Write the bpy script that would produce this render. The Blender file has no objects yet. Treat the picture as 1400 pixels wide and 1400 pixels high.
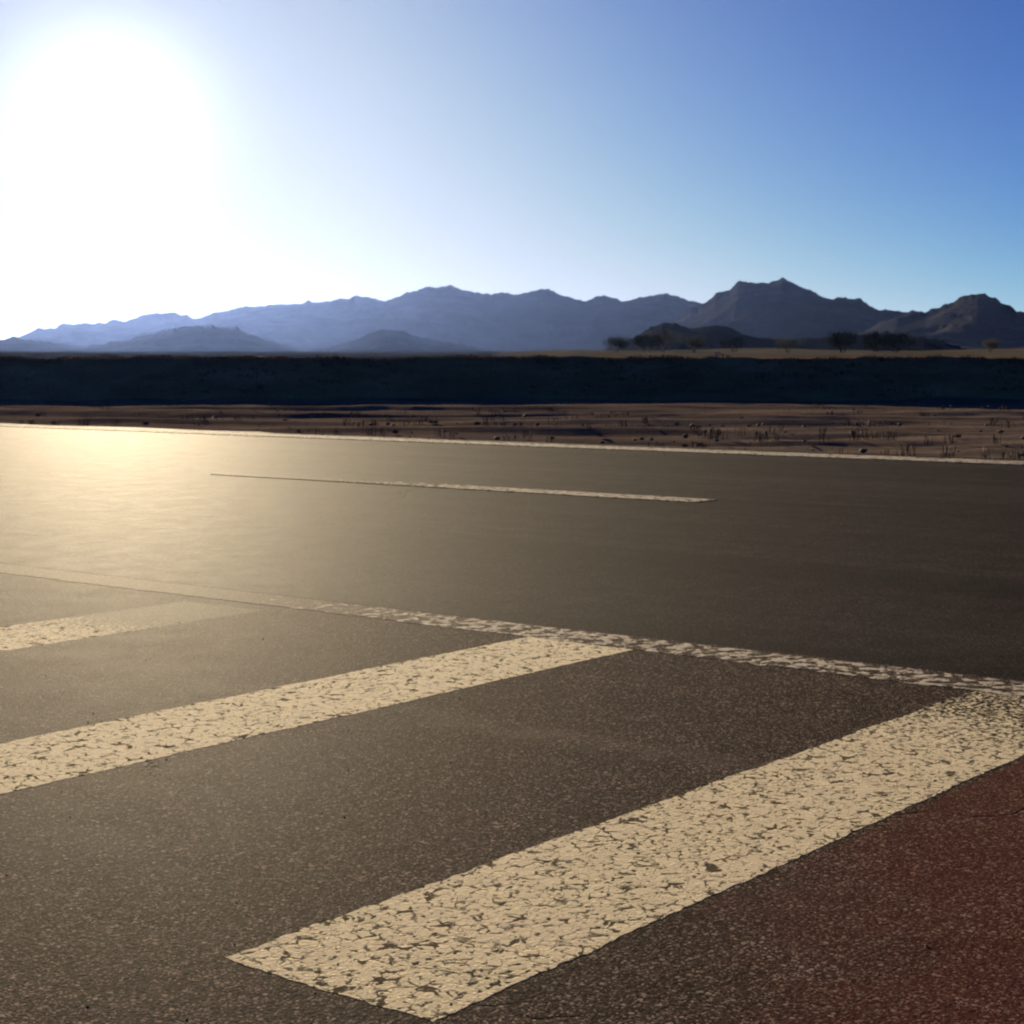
import bpy, bmesh, math, random
import numpy as np
from mathutils import Vector, noise

# ---------------------------------------------------------------- camera, sky, sun, exposure
SC = bpy.context.scene
COL = SC.collection
H = 0.65                       # lens height above the asphalt (photographer crouching)
F = 2420.0                     # focal length in photo pixels (photo 1400 px wide)
HORIZON = 492.0
PITCH = math.atan((700 - HORIZON) / F)
AZ = math.radians(38.0)        # heading of the painted bars; the road runs 90 deg to the left of it

cam_d = bpy.data.cameras.new('camera')
cam = bpy.data.objects.new('camera', cam_d)
COL.objects.link(cam)
cam.location = (0, 0, H)
cam.rotation_euler = (math.pi / 2 - PITCH, 0, 0)
cam_d.sensor_width = 36
cam_d.lens = 36 * F / 1400
cam_d.clip_start = 0.05
cam_d.clip_end = 30000
cam_d.dof.use_dof = True
cam_d.dof.focus_distance = 2.6
cam_d.dof.aperture_fstop = 30
SC.camera = cam

SUN_EL = math.radians(7.4)
SUN_AZ = math.radians(-12.7)   # clockwise from +Y
sun_dir = Vector((math.sin(SUN_AZ) * math.cos(SUN_EL), math.cos(SUN_AZ) * math.cos(SUN_EL), math.sin(SUN_EL)))

AUREOLE = (0.45, 0.0)
SHOULDER, CORE = 1.55, 1.8
world = bpy.data.worlds.new('World')
SC.world = world
world.use_nodes = True
wn = world.node_tree
wn.nodes.clear()
sky = wn.nodes.new('ShaderNodeTexSky')
sky.sky_type = 'NISHITA'
sky.sun_disc = False
sky.sun_elevation = SUN_EL
sky.sun_rotation = SUN_AZ
sky.altitude = 4600
sky.air_density = 0.08
sky.dust_density = 2.15
sky.ozone_density = 3.2
bg = wn.nodes.new('ShaderNodeBackground')
bg.inputs['Strength'].default_value = 0.108
wo = wn.nodes.new('ShaderNodeOutputWorld')
# bright aureole round the low sun (dusty air scatters forward), added to the sky by angle from the sun
geo = wn.nodes.new('ShaderNodeNewGeometry')
dot = wn.nodes.new('ShaderNodeVectorMath'); dot.operation = 'DOT_PRODUCT'
wn.links.new(geo.outputs['Incoming'], dot.inputs[0])
dot.inputs[1].default_value = [-c for c in sun_dir]


def wmath(op, a, b):
    x = wn.nodes.new('ShaderNodeMath'); x.operation = op
    for i, v in enumerate((a, b)):
        if isinstance(v, (int, float)): x.inputs[i].default_value = v
        else: wn.links.new(v, x.inputs[i])
    return x.outputs[0]


d01 = wmath('MAXIMUM', dot.outputs['Value'], 0.0)
halo = wmath('ADD', wmath('MULTIPLY', wmath('POWER', d01, 60.0), AUREOLE[0]), wmath('MULTIPLY', wmath('POWER', d01, 1000.0), AUREOLE[1]))
hc = wn.nodes.new('ShaderNodeMix'); hc.data_type = 'RGBA'; hc.blend_type = 'ADD'
hc.inputs[0].default_value = 1.0
sat = wn.nodes.new('ShaderNodeHueSaturation')
sat.inputs['Saturation'].default_value = 1.08
wn.links.new(sky.outputs[0], sat.inputs['Color'])
tint = wn.nodes.new('ShaderNodeMix'); tint.data_type = 'RGBA'; tint.blend_type = 'MULTIPLY'
tint.inputs[0].default_value = 1.0
tint.inputs[7].default_value = (0.97, 0.98, 1.06, 1)
wn.links.new(sat.outputs[0], tint.inputs[6])
wn.links.new(tint.outputs[2], hc.inputs[6])
hm = wn.nodes.new('ShaderNodeMix'); hm.data_type = 'RGBA'; hm.blend_type = 'MULTIPLY'
hm.inputs[0].default_value = 1.0
hm.inputs[6].default_value = (1.0, 0.68, 0.6, 1)
wn.links.new(halo, hm.inputs[7])
wn.links.new(hm.outputs[2], hc.inputs[7])
# soft shoulder per channel: the bright haze near the sun goes pale, not clipped
p3 = wn.nodes.new('ShaderNodeSeparateColor'); wn.links.new(hc.outputs[2], p3.inputs[0])
cc = wn.nodes.new('ShaderNodeCombineColor')
core = wmath('MULTIPLY', wmath('POWER', d01, 1000.0), CORE)
for i in range(3):
    r3 = wmath('POWER', wmath('MULTIPLY', p3.outputs[i], 1.0 / SHOULDER), 3.0)
    soft = wmath('DIVIDE', p3.outputs[i], wmath('POWER', wmath('ADD', r3, 1.0), 1.0 / 3))
    wn.links.new(wmath('ADD', soft, core), cc.inputs[i])
wn.links.new(cc.outputs[0], bg.inputs[0])
wn.links.new(bg.outputs[0], wo.inputs[0])

sun_d = bpy.data.lights.new('sun', 'SUN')
sun = bpy.data.objects.new('sun', sun_d)
COL.objects.link(sun)
sun_d.energy = 3.0
sun_d.angle = math.radians(0.53)
sun_d.color = (1.0, 0.80, 0.52)
sun.rotation_euler = sun_dir.to_track_quat('Z', 'Y').to_euler()
sun.location = (-20, 60, 30)

SC.view_settings.view_transform = 'Standard'
SC.view_settings.look = 'None'
SC.view_settings.exposure = 1.95
SC.view_settings.gamma = 1.0
SC.view_settings.use_curve_mapping = False
SC.render.engine = 'CYCLES'
SC.cycles.use_denoising = True
SC.cycles.filter_width = 2.2
SC.cycles.max_bounces = 6

random.seed(7)
rng = np.random.default_rng(7)

# ---------------------------------------------------------------- helpers
E1 = (math.sin(AZ), math.cos(AZ))        # along the bars, away from the camera
E2 = (-math.cos(AZ), math.sin(AZ))       # along the road, to the left


def tag(o, label=None, cat=None, group=None, kind=None):
    if label: o['label'] = label
    if cat: o['category'] = cat
    if group: o['group'] = group
    if kind: o['kind'] = kind
    return o


def mesh_obj(name, verts, faces, mat, parent=None, smooth=False):
    me = bpy.data.meshes.new(name)
    me.from_pydata([tuple(v) for v in verts], [], [tuple(f) for f in faces])
    me.update()
    if smooth:
        me.polygons.foreach_set('use_smooth', [True] * len(me.polygons))
    o = bpy.data.objects.new(name, me)
    COL.objects.link(o)
    if mat: me.materials.append(mat)
    if parent: o.parent = parent
    return o


def grid_obj(name, P, mat, parent=None, smooth=True):
    """P: (rows, cols, 3) array of points."""
    R, C = P.shape[:2]
    i = np.arange(R * C).reshape(R, C)
    f = np.stack([i[:-1, :-1], i[:-1, 1:], i[1:, 1:], i[1:, :-1]], -1).reshape(-1, 4)
    me = bpy.data.meshes.new(name)
    me.vertices.add(R * C)
    me.vertices.foreach_set('co', P.astype(np.float32).ravel())
    me.loops.add(f.size)
    me.loops.foreach_set('vertex_index', f.astype(np.int32).ravel())
    me.polygons.add(len(f))
    me.polygons.foreach_set('loop_start', np.arange(0, f.size, 4, dtype=np.int32))
    me.update(calc_edges=True)
    me.polygons.foreach_set('use_smooth', [smooth] * len(f))
    me.validate()
    o = bpy.data.objects.new(name, me)
    COL.objects.link(o)
    me.materials.append(mat)
    if parent: o.parent = parent
    return o


def vnoise(x, y, seed=0):
    """vectorised smooth value noise in -1..1"""
    xi = np.floor(x).astype(np.int64); yi = np.floor(y).astype(np.int64)
    xf = x - xi; yf = y - yi
    u = xf * xf * xf * (xf * (xf * 6 - 15) + 10); v = yf * yf * yf * (yf * (yf * 6 - 15) + 10)

    def h(a, b):
        n = (a * 374761393 + b * 668265263 + seed * 982451653) & 0xFFFFFFFF
        n = ((n ^ (n >> 13)) * 1274126177) & 0xFFFFFFFF
        return ((n ^ (n >> 16)) & 0xFFFF) / 32767.5 - 1
    return (h(xi, yi) * (1 - u) + h(xi + 1, yi) * u) * (1 - v) + (h(xi, yi + 1) * (1 - u) + h(xi + 1, yi + 1) * u) * v


def fbm(x, y, octaves=5, seed=0, gain=0.5):
    a, t = 1.0, 0
    for k in range(octaves):
        t = t + a * vnoise(x * 2 ** k + 17.3 * k, y * 2 ** k - 9.1 * k, seed + k)
        a *= gain
    return t


def ridged(x, y, octaves=5, seed=0, gain=0.55):
    a, t = 1.0, 0
    for k in range(octaves):
        t = t + a * (1 - 2 * np.abs(vnoise(x * 2 ** k + 31.7 * k, y * 2 ** k - 5.3 * k, seed + k)))
        a *= gain
    return t


# ---------------------------------------------------------------- materials
class NT:
    def __init__(self, name):
        self.m = bpy.data.materials.new(name)
        self.m.use_nodes = True
        self.t = self.m.node_tree
        self.t.nodes.clear()
        self.out = self.n('ShaderNodeOutputMaterial')
        self.b = self.n('ShaderNodeBsdfPrincipled')
        self.t.links.new(self.b.outputs[0], self.out.inputs['Surface'])

    def n(self, typ, **kw):
        x = self.t.nodes.new(typ)
        for k, v in kw.items(): setattr(x, k, v)
        return x

    def l(self, a, b): self.t.links.new(a, b)

    def coord(self, scale=(1, 1, 1)):
        c = self.n('ShaderNodeTexCoord'); mp = self.n('ShaderNodeMapping')
        mp.inputs['Scale'].default_value = scale
        self.l(c.outputs['Object'], mp.inputs[0])
        return mp.outputs[0]

    def noise(self, vec, scale, detail=3, rough=0.55):
        x = self.n('ShaderNodeTexNoise')
        x.inputs['Scale'].default_value = scale; x.inputs['Detail'].default_value = detail
        x.inputs['Roughness'].default_value = rough
        self.l(vec, x.inputs['Vector'])
        return x.outputs[0]

    def voro(self, vec, scale, feature='F1', out='Distance'):
        x = self.n('ShaderNodeTexVoronoi', feature=feature)
        x.inputs['Scale'].default_value = scale
        self.l(vec, x.inputs['Vector'])
        return x.outputs[out]

    def ramp(self, fac, stops):
        x = self.n('ShaderNodeValToRGB')
        els = x.color_ramp.elements
        while len(els) < len(stops): els.new(0.5)
        for e, (p, c) in zip(els, stops):
            e.position = p
            e.color = (*c, 1) if isinstance(c, (tuple, list)) else (c, c, c, 1)
        self.l(fac, x.inputs[0])
        return x.outputs[0]

    def math(self, op, a, b=0.0, clamp=False):
        x = self.n('ShaderNodeMath', operation=op)
        x.use_clamp = clamp
        for i, v in enumerate((a, b)):
            if isinstance(v, (int, float)): x.inputs[i].default_value = v
            else: self.l(v, x.inputs[i])
        return x.outputs[0]

    def mix(self, fac, a, b, blend='MIX'):
        x = self.n('ShaderNodeMix', data_type='RGBA', blend_type=blend)
        for s, v in ((x.inputs[0], fac), (x.inputs[6], a), (x.inputs[7], b)):
            if isinstance(v, (int, float)): s.default_value = v
            elif isinstance(v, (tuple, list)): s.default_value = (*v, 1)
            else: self.l(v, s)
        return x.outputs[2]

    def sep(self, vec):
        x = self.n('ShaderNodeSeparateXYZ'); self.l(vec, x.inputs[0]); return x.outputs

    def smooth(self, v, lo, hi):
        x = self.n('ShaderNodeMapRange', interpolation_type='SMOOTHSTEP')
        x.inputs['From Min'].default_value = lo; x.inputs['From Max'].default_value = hi
        self.l(v, x.inputs[0]); return x.outputs[0]

    def bump(self, height, dist, strength=1.0, normal=None):
        x = self.n('ShaderNodeBump')
        x.inputs['Distance'].default_value = dist; x.inputs['Strength'].default_value = strength
        self.l(height, x.inputs['Height'])
        if normal: self.l(normal, x.inputs['Normal'])
        return x.outputs[0]


def asphalt_nodes(k, dark, mid, light, scale):
    """stone chips of mixed size in bitumen: returns vector, colour and height sockets"""
    v = k.coord()
    cell = k.sep(k.voro(v, scale * 0.92, 'F1', 'Color'))
    dist = k.voro(v, scale * 0.92, 'F1', 'Distance')
    cell2 = k.sep(k.voro(v, scale * 2.1, 'F1', 'Color'))
    dist2 = k.voro(v, scale * 2.1, 'F1', 'Distance')
    big_on = k.math('MULTIPLY', k.smooth(cell[1], 0.45, 0.55), k.math('SUBTRACT', 1.0, k.smooth(dist, 0.38, 0.52)))
    tones = [(0.0, dark), (0.30, mid), (0.66, mid), (0.95, light), (1.0, light)]
    chip = k.mix(big_on, k.ramp(cell2[0], tones), k.ramp(cell[0], tones))
    gap = k.math('MULTIPLY', k.smooth(dist2, 0.45, 0.7), k.math('SUBTRACT', 1.0, big_on))
    col = k.mix(gap, chip, dark)
    big = k.noise(v, 1.3, 5, 0.6)
    col = k.mix(k.ramp(big, [(0.3, 0.0), (0.7, 0.45)]), col, k.mix(0.5, col, mid))
    blot = k.noise(v, 7.0, 4, 0.65)
    col = k.mix(1.0, col, k.ramp(blot, [(0.25, 0.68), (0.75, 1.3)]), 'MULTIPLY')
    fine = k.noise(v, scale * 3.0, 2)
    h2 = k.math('MULTIPLY', k.math('SUBTRACT', 1.0, dist2), k.math('MULTIPLY', cell2[1], 0.55))
    h1 = k.math('MULTIPLY', big_on, k.math('ADD', k.math('MULTIPLY', cell[2], 0.5), 0.35))
    hgt = k.math('ADD', k.math('MAXIMUM', h1, h2), k.math('MULTIPLY', fine, 0.25))
    return v, col, hgt, blot


def make_asphalt(name, dark, mid, light, scale, rough, spec, bump, red_tint=False):
    k = NT(name)
    v, col, hgt, blot = asphalt_nodes(k, dark, mid, light, scale)
    s = k.sep(v)
    if red_tint:    # red-brown tint broken up by noise, stronger towards the near right
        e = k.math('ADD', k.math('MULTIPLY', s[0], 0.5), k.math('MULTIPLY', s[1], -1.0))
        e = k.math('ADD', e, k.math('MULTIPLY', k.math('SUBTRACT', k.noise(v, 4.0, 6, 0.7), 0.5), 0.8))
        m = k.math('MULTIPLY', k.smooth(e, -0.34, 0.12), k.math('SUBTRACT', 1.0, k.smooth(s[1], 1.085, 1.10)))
        worn = k.ramp(k.noise(v, 150, 3, 0.6), [(0.36, 0.35), (0.56, 1.0)])  # fine noise that breaks up the red tint
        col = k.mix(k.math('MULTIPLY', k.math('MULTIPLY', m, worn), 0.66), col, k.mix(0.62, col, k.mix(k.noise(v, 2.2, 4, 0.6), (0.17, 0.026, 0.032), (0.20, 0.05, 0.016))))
        # faint ghost of a removed line
        g = k.math('ABSOLUTE', k.math('SUBTRACT', s[0], 3.73 * H))
        g = k.math('MULTIPLY', k.math('SUBTRACT', 1.0, k.smooth(g, 0.02, 0.09)), k.ramp(k.noise(v, 9, 4), [(0.35, 0.0), (0.65, 0.5)]))
        g = k.math('MULTIPLY', g, k.smooth(s[1], 1.25, 1.5))
        col = k.mix(g, col, k.mix(0.5, col, (0.3, 0.26, 0.2)))
    else:        # wheel tracks polished along the road
        w = k.n('ShaderNodeMapping'); w.inputs['Scale'].default_value = (2.2, 0.05, 1)
        k.l(v, w.inputs[0])
        tr = k.noise(w.outputs[0], 1.0, 4, 0.6)
        col = k.mix(1.0, col, k.ramp(tr, [(0.3, 0.6), (0.7, 1.35)]), 'MULTIPLY')
    wn_ = k.n('ShaderNodeTexNoise'); wn_.inputs['Scale'].default_value = 4.0; wn_.inputs['Detail'].default_value = 6
    k.l(v, wn_.inputs['Vector'])
    dv = k.n('ShaderNodeVectorMath', operation='MULTIPLY_ADD')
    k.l(wn_.outputs['Color'], dv.inputs[0]); dv.inputs[1].default_value = (0.35, 0.35, 0); k.l(v, dv.inputs[2])
    ce = k.voro(dv.outputs[0], 0.55, 'DISTANCE_TO_EDGE', 'Distance')
    crk = k.math('SUBTRACT', 1.0, k.smooth(ce, 0.0006, 0.0035))
    crk = k.math('MULTIPLY', crk, k.smooth(k.noise(v, 0.9, 3, 0.6), 0.45, 0.6))
    col = k.mix(k.math('MULTIPLY', crk, 0.8), col, (0.008, 0.007, 0.006))
    hgt = k.math('SUBTRACT', hgt, k.math('MULTIPLY', crk, 1.2))
    k.l(col, k.b.inputs['Base Color'])
    r = k.ramp(blot, [(0.3, rough - 0.02), (0.7, rough + 0.02)])
    k.l(r, k.b.inputs['Roughness'])
    k.b.inputs['Specular IOR Level'].default_value = spec
    k.l(k.bump(hgt, bump), k.b.inputs['Normal'])
    return k.m


def make_paint(name, wear0, wear_glare_end=None, tint=(0.90, 0.77, 0.50), pit_scale=95.0, glare_fade_y=None, under=None):
    """thick yellowed road paint, pitted down to the stones; wear_glare_end = (s0, s1, extra) thins it along the bar"""
    k = NT(name)
    v, acol, ahgt, blot = asphalt_nodes(k, *(under or ((0.008, 0.007, 0.006), (0.022, 0.018, 0.014), (0.06, 0.05, 0.04))), 150)
    s = k.sep(v)
    n1 = k.noise(v, pit_scale, 2.5, 0.6)
    n2 = k.noise(v, pit_scale * 0.22, 4, 0.6)
    n3 = k.noise(v, 6, 3, 0.6)
    d = k.math('ADD', n1, k.math('MULTIPLY', k.math('SUBTRACT', n2, 0.5), 0.28))
    d = k.math('ADD', d, k.math('MULTIPLY', k.math('SUBTRACT', n3, 0.5), 0.16))
    thr = wear0
    if wear_glare_end:
        w = k.math('MULTIPLY', k.smooth(s[0], wear_glare_end[0], wear_glare_end[1]), wear_glare_end[2])
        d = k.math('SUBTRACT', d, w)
    if glare_fade_y:  # paint thinned to the left, mimicking line ends lost in sun glare
        d = k.math('SUBTRACT', d, k.math('MULTIPLY', k.smooth(s[1], glare_fade_y[0], glare_fade_y[1]), glare_fade_y[2]))
    # d small -> paint is gone
    mask = k.smooth(d, thr - 0.035, thr + 0.035)
    grime = k.ramp(n2, [(0.3, 0.85), (0.7, 1.06)])
    pc = k.mix(1.0, tint, grime, 'MULTIPLY')
    pc = k.mix(k.ramp(n3, [(0.35, 0.0), (0.7, 0.5)]), pc, k.mix(0.5, pc, (0.82, 0.62, 0.48)))
    wv = k.n('ShaderNodeTexNoise'); wv.inputs['Scale'].default_value = 55; wv.inputs['Detail'].default_value = 3
    k.l(v, wv.inputs['Vector'])
    dv = k.n('ShaderNodeVectorMath', operation='MULTIPLY_ADD')
    k.l(wv.outputs['Color'], dv.inputs[0]); dv.inputs[1].default_value = (0.018, 0.018, 0); k.l(v, dv.inputs[2])
    edge = k.voro(dv.outputs[0], 44, 'DISTANCE_TO_EDGE', 'Distance')
    cw = k.math('MULTIPLY', k.smooth(k.noise(v, 33, 3, 0.6), 0.42, 0.72), 0.16)
    crack = k.math('SUBTRACT', 1.0, k.smooth(k.math('SUBTRACT', edge, cw), -0.02, 0.03))
    crack = k.math('MULTIPLY', k.math('MULTIPLY', crack, mask), k.smooth(n2, 0.37, 0.52))
    pc = k.mix(k.math('MULTIPLY', crack, 0.85), pc, (0.03, 0.024, 0.017))
    col = k.mix(mask, acol, pc)
    k.l(col, k.b.inputs['Base Color'])
    k.b.inputs['Roughness'].default_value = 0.95
    solid = k.math('MULTIPLY', mask, k.math('SUBTRACT', 1.0, crack))
    k.l(k.math('ADD', k.math('MULTIPLY', solid, 0.08), k.math('MULTIPLY', k.math('SUBTRACT', 1.0, mask), 0.004)), k.b.inputs['Specular IOR Level'])
    k.l(k.math('ADD', k.math('MULTIPLY', mask, 0.17), 0.78), k.b.inputs['Roughness'])
    hp = k.math('ADD', k.math('MULTIPLY', mask, 0.9), k.math('MULTIPLY', ahgt, 0.55))
    hp = k.math('SUBTRACT', hp, k.math('MULTIPLY', crack, 0.5))
    k.l(k.bump(hp, 0.0012), k.b.inputs['Normal'])
    return k.m


def make_soil(name, stops, scale, bump, rough=0.95, stretch=(1, 1, 1)):
    k = NT(name)
    v = k.coord(stretch)
    a = k.noise(v, scale, 8, 0.62)
    c = k.ramp(a, stops)
    f = k.noise(k.coord(), scale * 14, 4, 0.7)
    c = k.mix(1.0, c, k.ramp(f, [(0.25, 0.65), (0.75, 1.3)]), 'MULTIPLY')
    k.l(c, k.b.inputs['Base Color'])
    k.b.inputs['Roughness'].default_value = rough
    k.b.inputs['Specular IOR Level'].default_value = 0.0
    k.l(k.bump(k.math('ADD', f, a), bump), k.b.inputs['Normal'])
    return k.m


def make_plain(name, col, rough=0.9, var=0.3, scale=8.0):
    k = NT(name)
    f = k.noise(k.coord(), scale, 4, 0.6)
    k.l(k.mix(1.0, col, k.ramp(f, [(0.25, 1 - var), (0.75, 1 + var)]), 'MULTIPLY'), k.b.inputs['Base Color'])
    k.b.inputs['Roughness'].default_value = rough
    k.b.inputs['Specular IOR Level'].default_value = 0.2
    return k.m


M_PARK = make_asphalt('bay_asphalt', (0.010, 0.008, 0.007), (0.074, 0.051, 0.041), (0.40, 0.31, 0.25), 150, 0.78, 0.0030, 0.0012, red_tint=True)
M_ROAD = make_asphalt('road_asphalt', (0.010, 0.008, 0.008), (0.026, 0.0195, 0.0200), (0.12, 0.096, 0.092), 170, 0.77, 0.0043, 0.0014)
BAY = ((0.010, 0.008, 0.007), (0.074, 0.051, 0.041), (0.40, 0.31, 0.25))
LANE = ((0.010, 0.008, 0.008), (0.026, 0.0195, 0.0200), (0.12, 0.096, 0.092))
M_BAR = make_paint('bar_paint', 0.37)
M_BAR_WORN = make_paint('bar_paint_worn', 0.385, (4.0 * H, 5.2 * H, 0.17))
M_BAR_GLARE = make_paint('bar_paint_glare', 0.41, (3.95 * H, 4.7 * H, 0.3), under=BAY)  # paint thinned at the far end to mimic it merging into glare
M_EDGE = make_paint('edge_paint_worn', 0.515, None, (0.5, 0.45, 0.37), 30.0, (4.2 * H, 6.2 * H, 0.30), under=BAY)
M_DASH = make_paint('dash_paint', 0.44, None, (0.32, 0.275, 0.225), 26.0, (8.0 * H, 11.2 * H, 0.32), under=LANE)
M_LINE = make_paint('line_paint', 0.43, None, (0.36, 0.315, 0.26), 22.0, (10 * H, 17 * H, 0.06), under=LANE)
M_DESERT = make_soil('desert_soil', [(0.3, (0.075, 0.058, 0.043)), (0.5, (0.12, 0.092, 0.068)), (0.7, (0.17, 0.135, 0.10))], 0.8, 0.02)
M_VERGE = make_soil('verge_dirt', [(0.3, (0.11, 0.084, 0.068)), (0.5, (0.185, 0.142, 0.115)), (0.72, (0.28, 0.22, 0.18))], 1.1, 0.006, stretch=(0.35, 1.6, 1))
M_BERM = make_soil('berm_gravel', [(0.3, (0.29, 0.135, 0.066)), (0.55, (0.45, 0.21, 0.105)), (0.75, (0.58, 0.30, 0.16))], 1.6, 0.02, stretch=(0.5, 1, 1.5))
M_ROCK = make_soil('mountain_rock', [(0.3, (0.024, 0.025, 0.029)), (0.5, (0.040, 0.041, 0.047)), (0.7, (0.062, 0.060, 0.064))], 0.02, 2.0)
M_HILL = make_soil('hill_scrub', [(0.3, (0.012, 0.014, 0.014)), (0.5, (0.02, 0.021, 0.021)), (0.7, (0.034, 0.033, 0.031))], 0.05, 1.0)
M_FIELD = make_soil('dry_grass_field', [(0.3, (0.09, 0.08, 0.06)), (0.5, (0.14, 0.125, 0.09)), (0.7, (0.20, 0.18, 0.14))], 0.05, 0.05)
M_PLAIN = make_soil('scrub_plain', [(0.3, (0.02, 0.02, 0.014)), (0.5, (0.033, 0.03, 0.022)), (0.7, (0.05, 0.043, 0.033))], 0.08, 0.05)
M_GRASS = make_plain('dry_grass_blade', (0.10, 0.08, 0.05))
M_SCRUB = make_plain('bank_scrub', (0.13, 0.08, 0.045), var=0.4)
M_GRIT = make_plain('grit_stone', (0.30, 0.22, 0.15), var=0.5, scale=40.0)
M_STONE = make_plain('stone_grey', (0.08, 0.065, 0.055))
M_LEAF = make_plain('scrub_leaf', (0.035, 0.045, 0.022), var=0.45, scale=2.0)
M_BARK = make_plain('scrub_bark', (0.06, 0.045, 0.035))
M_POST = make_plain('post_pale', (0.62, 0.48, 0.34), 0.8, 0.2)

# ---------------------------------------------------------------- pavement (local x = along the bars, y = along the road)
road_rot = math.atan2(E1[1], E1[0])


def pavement_root(o):
    o.rotation_euler = (0, 0, road_rot)
    return o


def slab(name, s0, s1, t0, t1, z, mat, ns, nt, thick=0.12, wob=0.0):
    """pavement sheet with real edge thickness; its far edge crumbles by wob"""
    S = np.linspace(s0, s1, ns); T = np.linspace(t0, t1, nt)
    SS, TT = np.meshgrid(S, T, indexing='ij')
    Z = z + 0.0 * SS
    if wob:
        edge = fbm(T * 1.1, T * 0 + 3.0, 5, 5) * wob
        SS[-1, :] += edge
    top = np.stack([SS, TT, Z], -1)
    low_far = top[-1:].copy(); low_far[..., 2] -= thick; low_far[..., 0] += 0.04
    low_near = top[:1].copy(); low_near[..., 2] -= thick
    P = np.concatenate([low_near, top, low_far], 0)
    o = grid_obj(name, P, mat, smooth=False)
    return pavement_root(o)


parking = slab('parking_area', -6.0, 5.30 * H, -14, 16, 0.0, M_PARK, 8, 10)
tag(parking, 'coarse brown asphalt apron in the foreground carrying broad cream bars', 'pavement', kind='structure')
road = slab('road', 5.30 * H + 0.001, 17.15 * H, -60, 220, 0.0, M_ROAD, 12, 700, wob=0.10)
tag(road, 'smooth dark two lane asphalt road running past beyond the bars', 'road', kind='structure')


def marking(name, s0, s1, t0, t1, z, mat, parent, step=0.006, jit=0.004, thick=0.004, seed=1, along='s'):
    """painted marking: thin sheet with ragged outline and a skirt down to the asphalt"""
    def side(a, b, n, sd):
        u = np.linspace(a, b, n)
        j = (fbm(u * 60, u * 0 + sd, 3, seed) * 0.6 + fbm(u * 9, u * 0 + sd, 3, seed + 5) * 0.6) * jit
        return u, j
    ns = max(8, int(abs(s1 - s0) / step)); nt = max(8, int(abs(t1 - t0) / step))
    pts = []
    u, j = side(s0, s1, ns, 0.3); pts += [(a, t0 + b) for a, b in zip(u[:-1], j[:-1])]
    u, j = side(t0, t1, nt, 1.7); pts += [(s1 + b, a) for a, b in zip(u[:-1], j[:-1])]
    u, j = side(s1, s0, ns, 2.9); pts += [(a, t1 + b) for a, b in zip(u[:-1], j[:-1])]
    u, j = side(t1, t0, nt, 4.1); pts += [(s0 + b, a) for a, b in zip(u[:-1], j[:-1])]
    bm = bmesh.new()
    top = [bm.verts.new((x, y, z)) for x, y in pts]
    low = [bm.verts.new((x + 0.0005, y, z - thick)) for x, y in pts]
    bm.faces.new(top)
    n = len(top)
    for i in range(n):
        bm.faces.new((top[i], low[i], low[(i + 1) % n], top[(i + 1) % n]))
    bmesh.ops.triangulate(bm, faces=[f for f in bm.faces if len(f.verts) > 4])
    bmesh.ops.recalc_face_normals(bm, faces=bm.faces)
    me = bpy.data.meshes.new(name)
    bm.to_mesh(me); bm.free()
    me.materials.append(mat)
    o = bpy.data.objects.new(name, me)
    COL.objects.link(o)
    o.parent = parent
    return o


o = marking('painted_bar', 1.98 * H, 5.06 * H, 1.70 * H, 2.165 * H, 0.0004, M_BAR_WORN, parking, seed=11)
o['label'] = 'nearest broad cream bar with its square end in front, worn through at far end'
o = marking('painted_bar', 1.98 * H, 5.05 * H, 3.405 * H, 3.865 * H, 0.0004, M_BAR, parking, seed=23)
o['label'] = 'middle broad cream bar reaching up to the broken edge line'
o = marking('painted_bar', 1.98 * H, 4.92 * H, 5.10 * H, 5.57 * H, 0.00015, M_BAR_GLARE, parking, seed=37)
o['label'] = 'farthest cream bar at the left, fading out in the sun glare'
o = marking('edge_line', 5.04 * H, 5.27 * H, -2.0, 30, 0.0006, M_EDGE, parking, step=0.02, jit=0.006, seed=41)
o['label'] = 'thin worn and broken edge line along the ends of the bars'
o = marking('lane_dash', 10.56 * H, 10.86 * H, 6.62 * H, 11.6 * H, 0.003, M_DASH, road, step=0.03, jit=0.008, seed=51)
o['label'] = 'white centre dash in the middle of the road'
o = marking('edge_line', 16.28 * H, 16.84 * H, -50, 210, 0.004, M_LINE, road, step=0.06, jit=0.016, seed=61)
o['label'] = 'long white line along the far edge of the road'

# ---------------------------------------------------------------- ground


def ray(px, py):
    """world direction of a photo pixel (used only to read bearings and heights off the photograph)"""
    x, y = px - 700, 700 - py
    d = Vector((x, F * math.cos(PITCH) + y * math.sin(PITCH), -F * math.sin(PITCH) + y * math.cos(PITCH)))
    return d.normalized()


def bearing(px):
    d = ray(px, HORIZON); return math.atan2(d.x, d.y)


def rise(py):
    """tangent of the elevation at a photo row"""
    d = ray(700, py); return d.z / math.hypot(d.x, d.y)


def ground_z(r):
    return -0.05 + np.maximum(0, r - 45) * 0.0052 * np.clip((r - 45) / 200, 0, 1)


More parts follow.
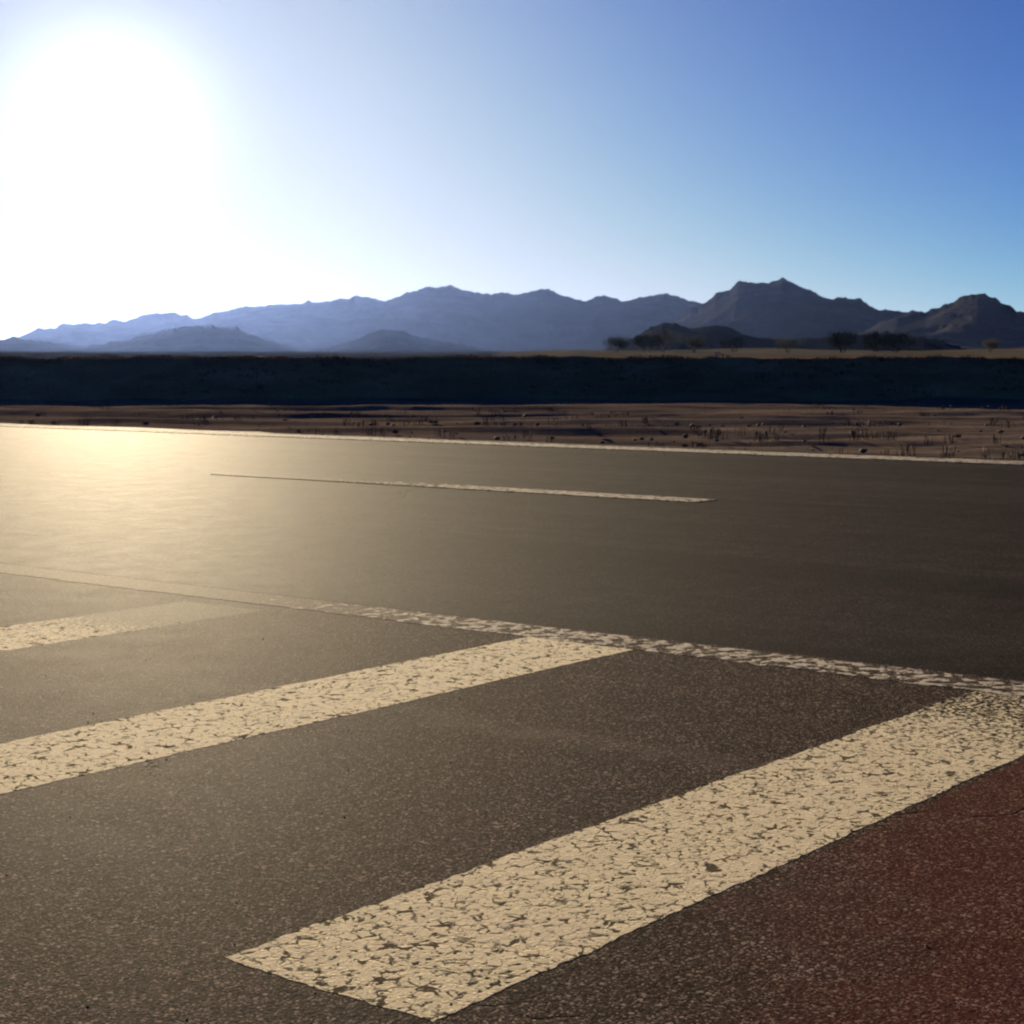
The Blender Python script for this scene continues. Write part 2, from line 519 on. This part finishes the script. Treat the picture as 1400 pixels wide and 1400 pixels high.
A = np.radians(np.concatenate([np.linspace(-180, -26, 60)[:-1], np.linspace(-26, 26, 320), np.linspace(26, 180, 60)[1:]]))
Rr = np.concatenate([[0.01, 2, 5, 8], np.linspace(10, 44, 160)])
RR, AA = np.meshgrid(Rr, A, indexing='ij')
X = RR * np.sin(AA); Y = RR * np.cos(AA)
Z = ground_z(RR)
s_ = X * E1[0] + Y * E1[1]
off = np.clip((s_ - 17.0 * H) / 1.5, 0, 1) * np.clip((40 - RR) / 6, 0, 1)
Z = Z + off * (fbm(X * 0.10, Y * 0.75, 5, 3, 0.6) * 0.05 + fbm(X * 0.9, Y * 2.0, 3, 31) * 0.012 + 0.02) + np.clip((RR - 60) / 200, 0, 1) * fbm(X * 0.01, Y * 0.01, 3, 9) * 0.5
ground = grid_obj('ground', np.stack([X, Y, Z], -1), M_VERGE)
tag(ground, 'brown desert dirt between the road and the dark bank', 'ground', kind='structure')

Rr = np.concatenate([[43.9], np.geomspace(44.5, 9000, 130)])
RR, AA = np.meshgrid(Rr, A, indexing='ij')
X = RR * np.sin(AA); Y = RR * np.cos(AA)
Z = ground_z(RR) - 0.01 + np.clip((RR - 60) / 200, 0, 1) * fbm(X * 0.01, Y * 0.01, 3, 9) * 0.5
plain = grid_obj('desert_plain', np.stack([X, Y, Z], -1), M_PLAIN)
tag(plain, 'dark scrub covered desert plain stretching to the foot of the mountains', 'plain', kind='structure')

# low bank across the view beyond the verge
bx = np.linspace(-75, 75, 900)
prof = [(-1.6, -0.12), (-1.35, -0.02), (-1.0, 0.17), (-0.6, 0.42), (-0.25, 0.64), (0.0, 0.72), (0.12, 0.725), (0.9, 0.5), (2.0, 0.1), (2.4, -0.2)]
pu = np.interp(np.linspace(0, 9, 55), range(10), [p[0] for p in prof])
pz = np.interp(np.linspace(0, 9, 55), range(10), [p[1] for p in prof])
BX, PU = np.meshgrid(bx, pu, indexing='ij')
PZ = np.repeat(pz[None], len(bx), 0)
crest = np.clip(PZ / 0.72, 0, 1)
BY = 31.8 + PU + fbm(BX * 0.12, BX * 0, 3, 4) * 0.25 + fbm(BX * 1.1, PU * 1.4, 4, 6) * 0.13
BZ = PZ * (1 + 0.02 * fbm(BX * 0.25, BX * 0 + 7, 3, 8)) + crest * fbm(BX * 2.2, PU * 3, 4, 12) * 0.022 - 0.03 * crest
berm = grid_obj('embankment', np.stack([BX, BY, BZ], -1), M_BERM)
tag(berm, 'low dark gravel bank running level across the view beyond the road', 'bank', kind='structure')

# pale field beyond the bank
fx = np.linspace(-0.10, 0.36, 120); fr = np.geomspace(140, 900, 40)
FR, FA = np.meshgrid(fr, fx, indexing='ij')
fz = ground_z(FR) + 0.35 + np.clip((FR - 140) / 300, 0, 1) * (0.5 + 0.6 * fbm(FR * 0.02, FA * 14, 3, 21))
fz -= 3.0 * np.clip((0.03 - FA) / 0.1, 0, 1)
field = grid_obj('field', np.stack([FR * np.sin(FA), FR * np.cos(FA), fz], -1), M_FIELD)
tag(field, 'pale dry grass field in a thin strip between bank and mountains', 'field', kind='structure')


# ---------------------------------------------------------------- mountains
def mountain(name, label, sky_pts, dist, depth, mat, seed, rough=0.16, base_py=490, cols=420, rows=70):
    xs = np.array([p[0] for p in sky_pts], float); ys = np.array([p[1] for p in sky_pts], float)
    px = np.linspace(xs[0], xs[-1], cols)
    py = np.interp(px, xs, ys)
    az = np.array([bearing(p) for p in px])
    top = np.array([rise(p) for p in py]) * dist + H
    base = ground_z(np.array([dist - depth]))[0] - 1.5
    hgt = np.maximum(top - base, 1.0)
    # little crags on the skyline
    pxm = 2420 / dist
    crag = (ridged(az * 75, az * 0 + 3, 5, seed, 0.62) - 0.3) * 2.6 / pxm
    v = np.concatenate([np.linspace(-1, 0, rows), np.linspace(0, 0.8, 18)[1:]])     # -1 front foot, 0 crest, 1 behind
    V, AZm = np.meshgrid(v, az, indexing='ij')
    HG = np.repeat(hgt[None], len(v), 0) + crag[None] * np.clip(1 - np.abs(V) * 3.5, 0, 1) ** 1.5
    shape = np.where(V < 0, (1 + V) ** 1.25, 1 - V ** 1.5)
    R = dist + V * depth
    x = R * np.sin(AZm); y = R * np.cos(AZm)
    sc = 1 / (depth * 0.55)
    body = np.clip(1 - np.abs(V), 0, 1)
    env = np.sin(np.clip(1 + V, 0, 1) * math.pi) ** 0.8 * (V < 0)
    warp = fbm(x * sc * 0.8, y * sc * 0.8, 3, seed + 40) * 0.6
    n = ridged(x * sc * 1.5 + warp, y * sc * 1.3 + warp, 5, seed + 3)
    z = base + HG * np.clip(shape + env * rough * (n - 0.35), 0.0, 1.5)
    # spurs never rise over the skyline as seen from the road
    lim = (base + HG - H) / dist * R + H
    z = np.where(V < -0.02, np.minimum(z, lim - 0.02 * HG), z)
    o = grid_obj(name, np.stack([x, y, z], -1), mat)
    tag(o, label, 'mountain', kind='structure')
    return o


mountain('mountain', 'pale jagged far mountain range rising to its highest crest left of centre',
         [(-160, 486), (-80, 476), (0, 468), (40, 455), (90, 445), (130, 443), (170, 438), (210, 433), (240, 428), (268, 438), (320, 425), (370, 418),
          (420, 415), (470, 411), (490, 407), (520, 413), (560, 402), (585, 393), (600, 392), (628, 393), (650, 400), (700, 403),
          (720, 400), (740, 394), (770, 403), (800, 412), (825, 406), (850, 412), (880, 406), (910, 405), (940, 412), (970, 416),
          (1050, 420), (1150, 425), (1250, 432), (1400, 436), (1560, 460)], 3400, 900, M_ROCK, 3, cols=700)
mountain('mountain', 'tallest blue mountain with a notched peak, right of centre',
         [(840, 484), (900, 450), (940, 425), (965, 412), (990, 398), (1008, 388), (1030, 386), (1050, 388), (1068, 380), (1086, 388), (1110, 402),
          (1140, 408), (1175, 412), (1200, 425), (1240, 432), (1300, 445), (1380, 470), (1420, 484)], 2500, 700, M_ROCK, 14)
mountain('mountain', 'dark purple pointed mountain at the right edge',
         [(1100, 484), (1180, 455), (1225, 432), (1265, 426), (1290, 416), (1320, 408), (1335, 405), (1360, 413), (1388, 428), (1420, 429), (1500, 418),
          (1580, 440), (1700, 484)], 1900, 520, M_ROCK, 25)
mountain('hill', 'rounded grey foothill below the sun at the left',
         [(-140, 480), (-60, 470), (20, 464), (52, 465), (100, 476), (130, 475), (170, 466), (210, 457), (250, 451), (275, 447), (320, 448), (350, 458),
          (385, 471), (430, 482)], 1750, 380, M_ROCK, 36)['category'] = 'hill'
mountain('hill', 'small dark foothill left of centre beyond the bank',
         [(400, 484), (450, 474), (490, 462), (520, 451), (545, 452), (575, 462), (610, 470), (650, 476), (720, 484)], 1700, 330, M_ROCK, 47)['category'] = 'hill'
mountain('hill', 'dark low foothill in front of the tallest mountain',
         [(790, 486), (830, 478), (868, 464), (890, 446), (905, 440), (922, 441), (945, 448), (975, 444), (1000, 450), (1040, 462), (1090, 466), (1140, 463),
          (1180, 458), (1210, 456), (1240, 464), (1262, 460), (1300, 474), (1370, 486)], 720, 150, M_HILL, 58)['category'] = 'hill'

# ---------------------------------------------------------------- desert trees far beyond the bank


def make_tree(seed, h, w):
    r = random.Random(seed)
    root = bpy.data.objects.new('desert_tree', None)
    COL.objects.link(root)
    V, Fc = [], []

    def limb(a, b, ra, rb, n=6):
        a, b = Vector(a), Vector(b); d = (b - a).normalized()
        u = d.orthogonal().normalized(); w_ = d.cross(u); i0 = len(V)
        for p, rad in ((a, ra), (b, rb)):
            for k in range(n):
                t = 2 * math.pi * k / n
                V.append(p + (u * math.cos(t) + w_ * math.sin(t)) * rad)
        for k in range(n): Fc.append((i0 + k, i0 + (k + 1) % n, i0 + n + (k + 1) % n, i0 + n + k))
    tips = []
    for k in range(r.randint(3, 4)):
        t = 2 * math.pi * (k + r.random() * 0.6) / 4
        m = Vector((math.cos(t) * w * 0.14, math.sin(t) * w * 0.14, h * 0.32))
        limb((math.cos(t) * 0.06, math.sin(t) * 0.06, -0.15), m, 0.10, 0.065)
        for q in range(2):
            t2 = t + r.uniform(-0.8, 0.8)
            e = m + Vector((math.cos(t2) * w * r.uniform(.12, .3), math.sin(t2) * w * r.uniform(.12, .3), h * r.uniform(.2, .42)))
            limb(m, e, 0.055, 0.025); tips.append(e)
    mesh_obj('trunk', V, Fc, M_BARK, root)
    V2, F2 = [], []
    blobs = [(t, r.uniform(.22, .4) * h) for t in tips] + [(Vector((r.uniform(-.3, .3) * w, r.uniform(-.3, .3) * w, h * r.uniform(.4, .8))), r.uniform(.16, .3) * h) for _ in range(7)]
    for c, br in blobs:
        for q in range(190):
            d = Vector((r.gauss(0, 1), r.gauss(0, 1), r.gauss(0, .7))).normalized() * br * (0.45 + 0.6 * r.random())
            p = c + d; p.z = max(p.z, 0.05)
            sz = r.uniform(.06, .13)
            a = Vector((r.gauss(0, 1), r.gauss(0, 1), r.gauss(0, 1))).normalized(); b = a.orthogonal().normalized()
            i0 = len(V2)
            V2 += [p + a * sz, p + b * sz * .6, p - a * sz, p - b * sz * .6]
            F2.append((i0, i0 + 1, i0 + 2, i0 + 3))
    mesh_obj('crown', V2, F2, M_LEAF, root)
    return root


protos = [make_tree(1, 3.0, 4.2), make_tree(2, 2.6, 3.6), make_tree(3, 3.3, 3.4)]
tree_spots = [(842, 300, 0, 1.0, 'dark desert tree standing apart, left end of the far row'),
              (884, 265, 1, 1.2, 'broad dark desert tree below the left foot of the tallest mountain'),
              (908, 300, 0, 1.4, 'tall dark desert tree in front of the low foothill crest'),
              (948, 250, 2, 0.9, 'narrow dark desert tree just left of the pale post'),
              (1004, 310, 1, 1.2, 'dark desert tree just right of the pale post'),
              (1078, 280, 0, 0.9, 'low dark desert tree right under the notched peak'),
              (1152, 260, 2, 1.1, 'upright dark desert tree under the right shoulder of the tallest mountain'),
              (1196, 300, 1, 1.5, 'wide dark desert tree under the gap between the two right mountains'),
              (1224, 270, 0, 1.1, 'rounded dark desert tree beside the wide tree under the mountain gap'),
              (1352, 290, 2, 0.8, 'small dark desert tree below the purple mountain at the right')]


def place(root, x, y, z, rz, sc):
    root.location = (x, y, z); root.rotation_euler = (0, 0, rz); root.scale = (sc, sc, sc)


used = set()
for px, d, kind_i, sc, lab in tree_spots:
    src = protos[kind_i]
    if kind_i in used:
        t = src.copy(); COL.objects.link(t)
        for ch in src.children:
            c = ch.copy(); COL.objects.link(c); c.parent = t
    else:
        t = src; used.add(kind_i)
    b = bearing(px)
    place(t, d * math.sin(b), d * math.cos(b), float(ground_z(np.array([d]))[0]) + 0.3, px * 0.7, sc)
    tag(t, lab, 'tree', 'desert trees beyond the bank')

# marker posts on the far side of the bank


def make_post(px, d, h, lab):
    b = bearing(px)
    root = bpy.data.objects.new('marker_post', None); COL.objects.link(root)
    root.location = (d * math.sin(b), d * math.cos(b), -0.05); root.rotation_euler = (0, 0, -b)

    def prism(name, z0, z1, w, dep, mat, bev):
        bm = bmesh.new()
        bmesh.ops.create_cube(bm, size=1)
        for v in bm.verts: v.co = Vector((v.co.x * w, v.co.y * dep, z0 + (v.co.z + .5) * (z1 - z0)))
        bmesh.ops.bevel(bm, geom=bm.edges[:], offset=bev, segments=2, affect='EDGES')
        me = bpy.data.meshes.new(name); bm.to_mesh(me); bm.free(); me.materials.append(mat)
        o = bpy.data.objects.new(name, me); COL.objects.link(o); o.parent = root
    prism('post', -0.2, h, 0.13, 0.05, M_POST, 0.008)
    prism('cap', h + 0.001, h + 0.05, 0.15, 0.07, M_POST, 0.012)
    tag(root, lab, 'post')


make_post(981, 44, 0.86, 'pale squat marker post poking above the bank under the notched peak')

# ---------------------------------------------------------------- verge litter: dry grass and stones


def verge_points(n, seed, s_lo=17.4, y_hi=27.0):
    g = np.random.default_rng(seed); out = []
    while len(out) < n:
        b = g.uniform(-0.36, 0.36); y = g.uniform(10.5, y_hi); x = y * math.tan(b)
        s = x * E1[0] + y * E1[1]
        if s < s_lo * H: continue
        out.append((x, y))
    return out


gv, gf = [], []
rg = random.Random(5)
for x, y in verge_points(480, 3):
    if vnoise(np.array([x * 0.9]), np.array([y * 1.4]), 77)[0] < 0.05: continue
    hgt = rg.uniform(.012, .04)
    for b_ in range(rg.randint(7, 12)):
        t = rg.uniform(0, 6.28); lean = rg.uniform(.1, .9); w = 0.003
        bx0, by0 = x + rg.gauss(0, .03), y + rg.gauss(0, .03)
        dx, dy = math.cos(t), math.sin(t)
        i0 = len(gv)
        h_ = hgt * rg.uniform(.6, 1.1)
        gv += [(bx0 - dy * w, by0 + dx * w, -.06), (bx0 + dy * w, by0 - dx * w, -.06), (bx0 + dx * lean * h_ * .4 + dy * w * .6, by0 + dy * lean * h_ * .4 - dx * w * .6, h_ * .6),
               (bx0 + dx * lean * h_, by0 + dy * lean * h_, h_)]
        gf += [(i0, i0 + 1, i0 + 2), (i0, i0 + 2, i0 + 3)]
grass = mesh_obj('dry_grass', gv, gf, M_GRASS)
tag(grass, 'sparse dry grass tufts on the dirt verge beside the road', 'grass', kind='stuff')

sv, sf = [], []
for x, y in verge_points(380, 9):
    r = min(.03, .008 / max(.12, rg.random()) ** .8)
    bm = bmesh.new(); bmesh.ops.create_icosphere(bm, subdivisions=1, radius=r)
    i0 = len(sv); ax, ay, az_ = rg.uniform(.8, 1.4), rg.uniform(.7, 1.2), rg.uniform(.4, .8)
    bm.verts.index_update()
    for v in bm.verts:
        k = rg.uniform(.8, 1.2)
        sv.append((x + v.co.x * ax * k, y + v.co.y * ay * k, -.03 + v.co.z * az_ * k))
    sf += [tuple(i0 + v.index for v in f.verts) for f in bm.faces]
    bm.free()
gravel = mesh_obj('gravel', sv, sf, M_STONE)
tag(gravel, 'loose grey stones scattered on the dirt verge', 'gravel', kind='stuff')

# dark low scrub on the bank
tv, tf = [], []
rt = random.Random(21)
for q in range(1700):
    x = rt.uniform(-16, 16); u = rt.random() ** 0.6
    if vnoise(np.array([x * 0.8]), np.array([u * 2.0]), 88)[0] < -0.25: continue
    i = min(len(bx) - 1, max(0, int((x + 75) / 150 * (len(bx) - 1)))); j = int(8 + u * 26)
    y0, z0 = float(BY[i, j]), float(BZ[i, j])
    hgt = rt.uniform(.015, .05) * (1.5 if rt.random() < .12 else 1)
    for b_ in range(rt.randint(6, 10)):
        t = rt.uniform(0, 6.28); lean = rt.uniform(.2, 1.3); w = rt.uniform(.004, .009)
        px_, py_ = x + rt.gauss(0, .05), y0 + rt.gauss(0, .03)
        dx, dy = math.cos(t), math.sin(t); h_ = hgt * rt.uniform(.6, 1.1); i0 = len(tv)
        tv += [(px_ - dy * w, py_ + dx * w, z0 - .03), (px_ + dy * w, py_ - dx * w, z0 - .03),
               (px_ + dx * lean * h_ * .5 + dy * w, py_ + dy * lean * h_ * .5 - dx * w, z0 + h_ * .6), (px_ + dx * lean * h_, py_ + dy * lean * h_, z0 + h_)]
        tf += [(i0, i0 + 1, i0 + 2), (i0, i0 + 2, i0 + 3)]
scrub = mesh_obj('undergrowth', tv, tf, M_SCRUB)
tag(scrub, 'short dark scrub growing over the gravel bank', 'scrub', kind='stuff')

# loose grit on the asphalt
qv, qf = [], []
gbm = bmesh.new(); bmesh.ops.create_icosphere(gbm, subdivisions=1, radius=1.0); gbm.verts.index_update()
GV = [v.co.copy() for v in gbm.verts]; GF = [tuple(v.index for v in f.verts) for f in gbm.faces]; gbm.free()
for q in range(900):
    y = 1.55 * (11.0 / 1.55) ** rt.random(); x = y * math.tan(rt.uniform(-.31, .31))
    near_edge = rt.random() < 0.75
    if near_edge:
        tt = rt.uniform(-4, 12); ss = 17.1 * H - abs(rt.gauss(0, .35))
        x, y = ss * E1[0] + tt * E2[0], ss * E1[1] + tt * E2[1]
    r = 0.0006 / max(.2, rt.random()) ** .5 * (4.0 if near_edge else 1)
    ax, ay, az_ = rt.uniform(.8, 1.5), rt.uniform(.7, 1.2), rt.uniform(.5, .9)
    i0 = len(qv)
    for v in GV:
        k_ = rt.uniform(.8, 1.2); qv.append((x + v.x * r * ax * k_, y + v.y * r * ay * k_, r * .45 + v.z * r * az_ * k_))
    qf += [tuple(i0 + n for n in f) for f in GF]
grit = mesh_obj('grit', qv, qf, M_GRIT)
tag(grit, 'loose stone grit along the far edge of the asphalt', 'grit', kind='stuff')

# ---------------------------------------------------------------- haze
hz = NT('haze_air')
hz.t.nodes.remove(hz.b)
pv = hz.n('ShaderNodeVolumePrincipled')
pv.inputs['Color'].default_value = (0.23, 0.38, 1.0, 1)
pv.inputs['Density'].default_value = 0.0000128
pv.inputs['Anisotropy'].default_value = 0.82
hz.l(pv.outputs[0], hz.out.inputs['Volume'])
bm = bmesh.new(); bmesh.ops.create_cube(bm, size=1)
for v in bm.verts:
    v.co = Vector((v.co.x * 20000, v.co.y * 20000, -3.0 if v.co.z < 0 else 240.0))
me = bpy.data.meshes.new('haze'); bm.to_mesh(me); bm.free(); me.materials.append(hz.m)
haze = bpy.data.objects.new('haze', me); COL.objects.link(haze)
tag(haze, 'pale blue air haze veiling the far mountains', 'haze', kind='stuff')
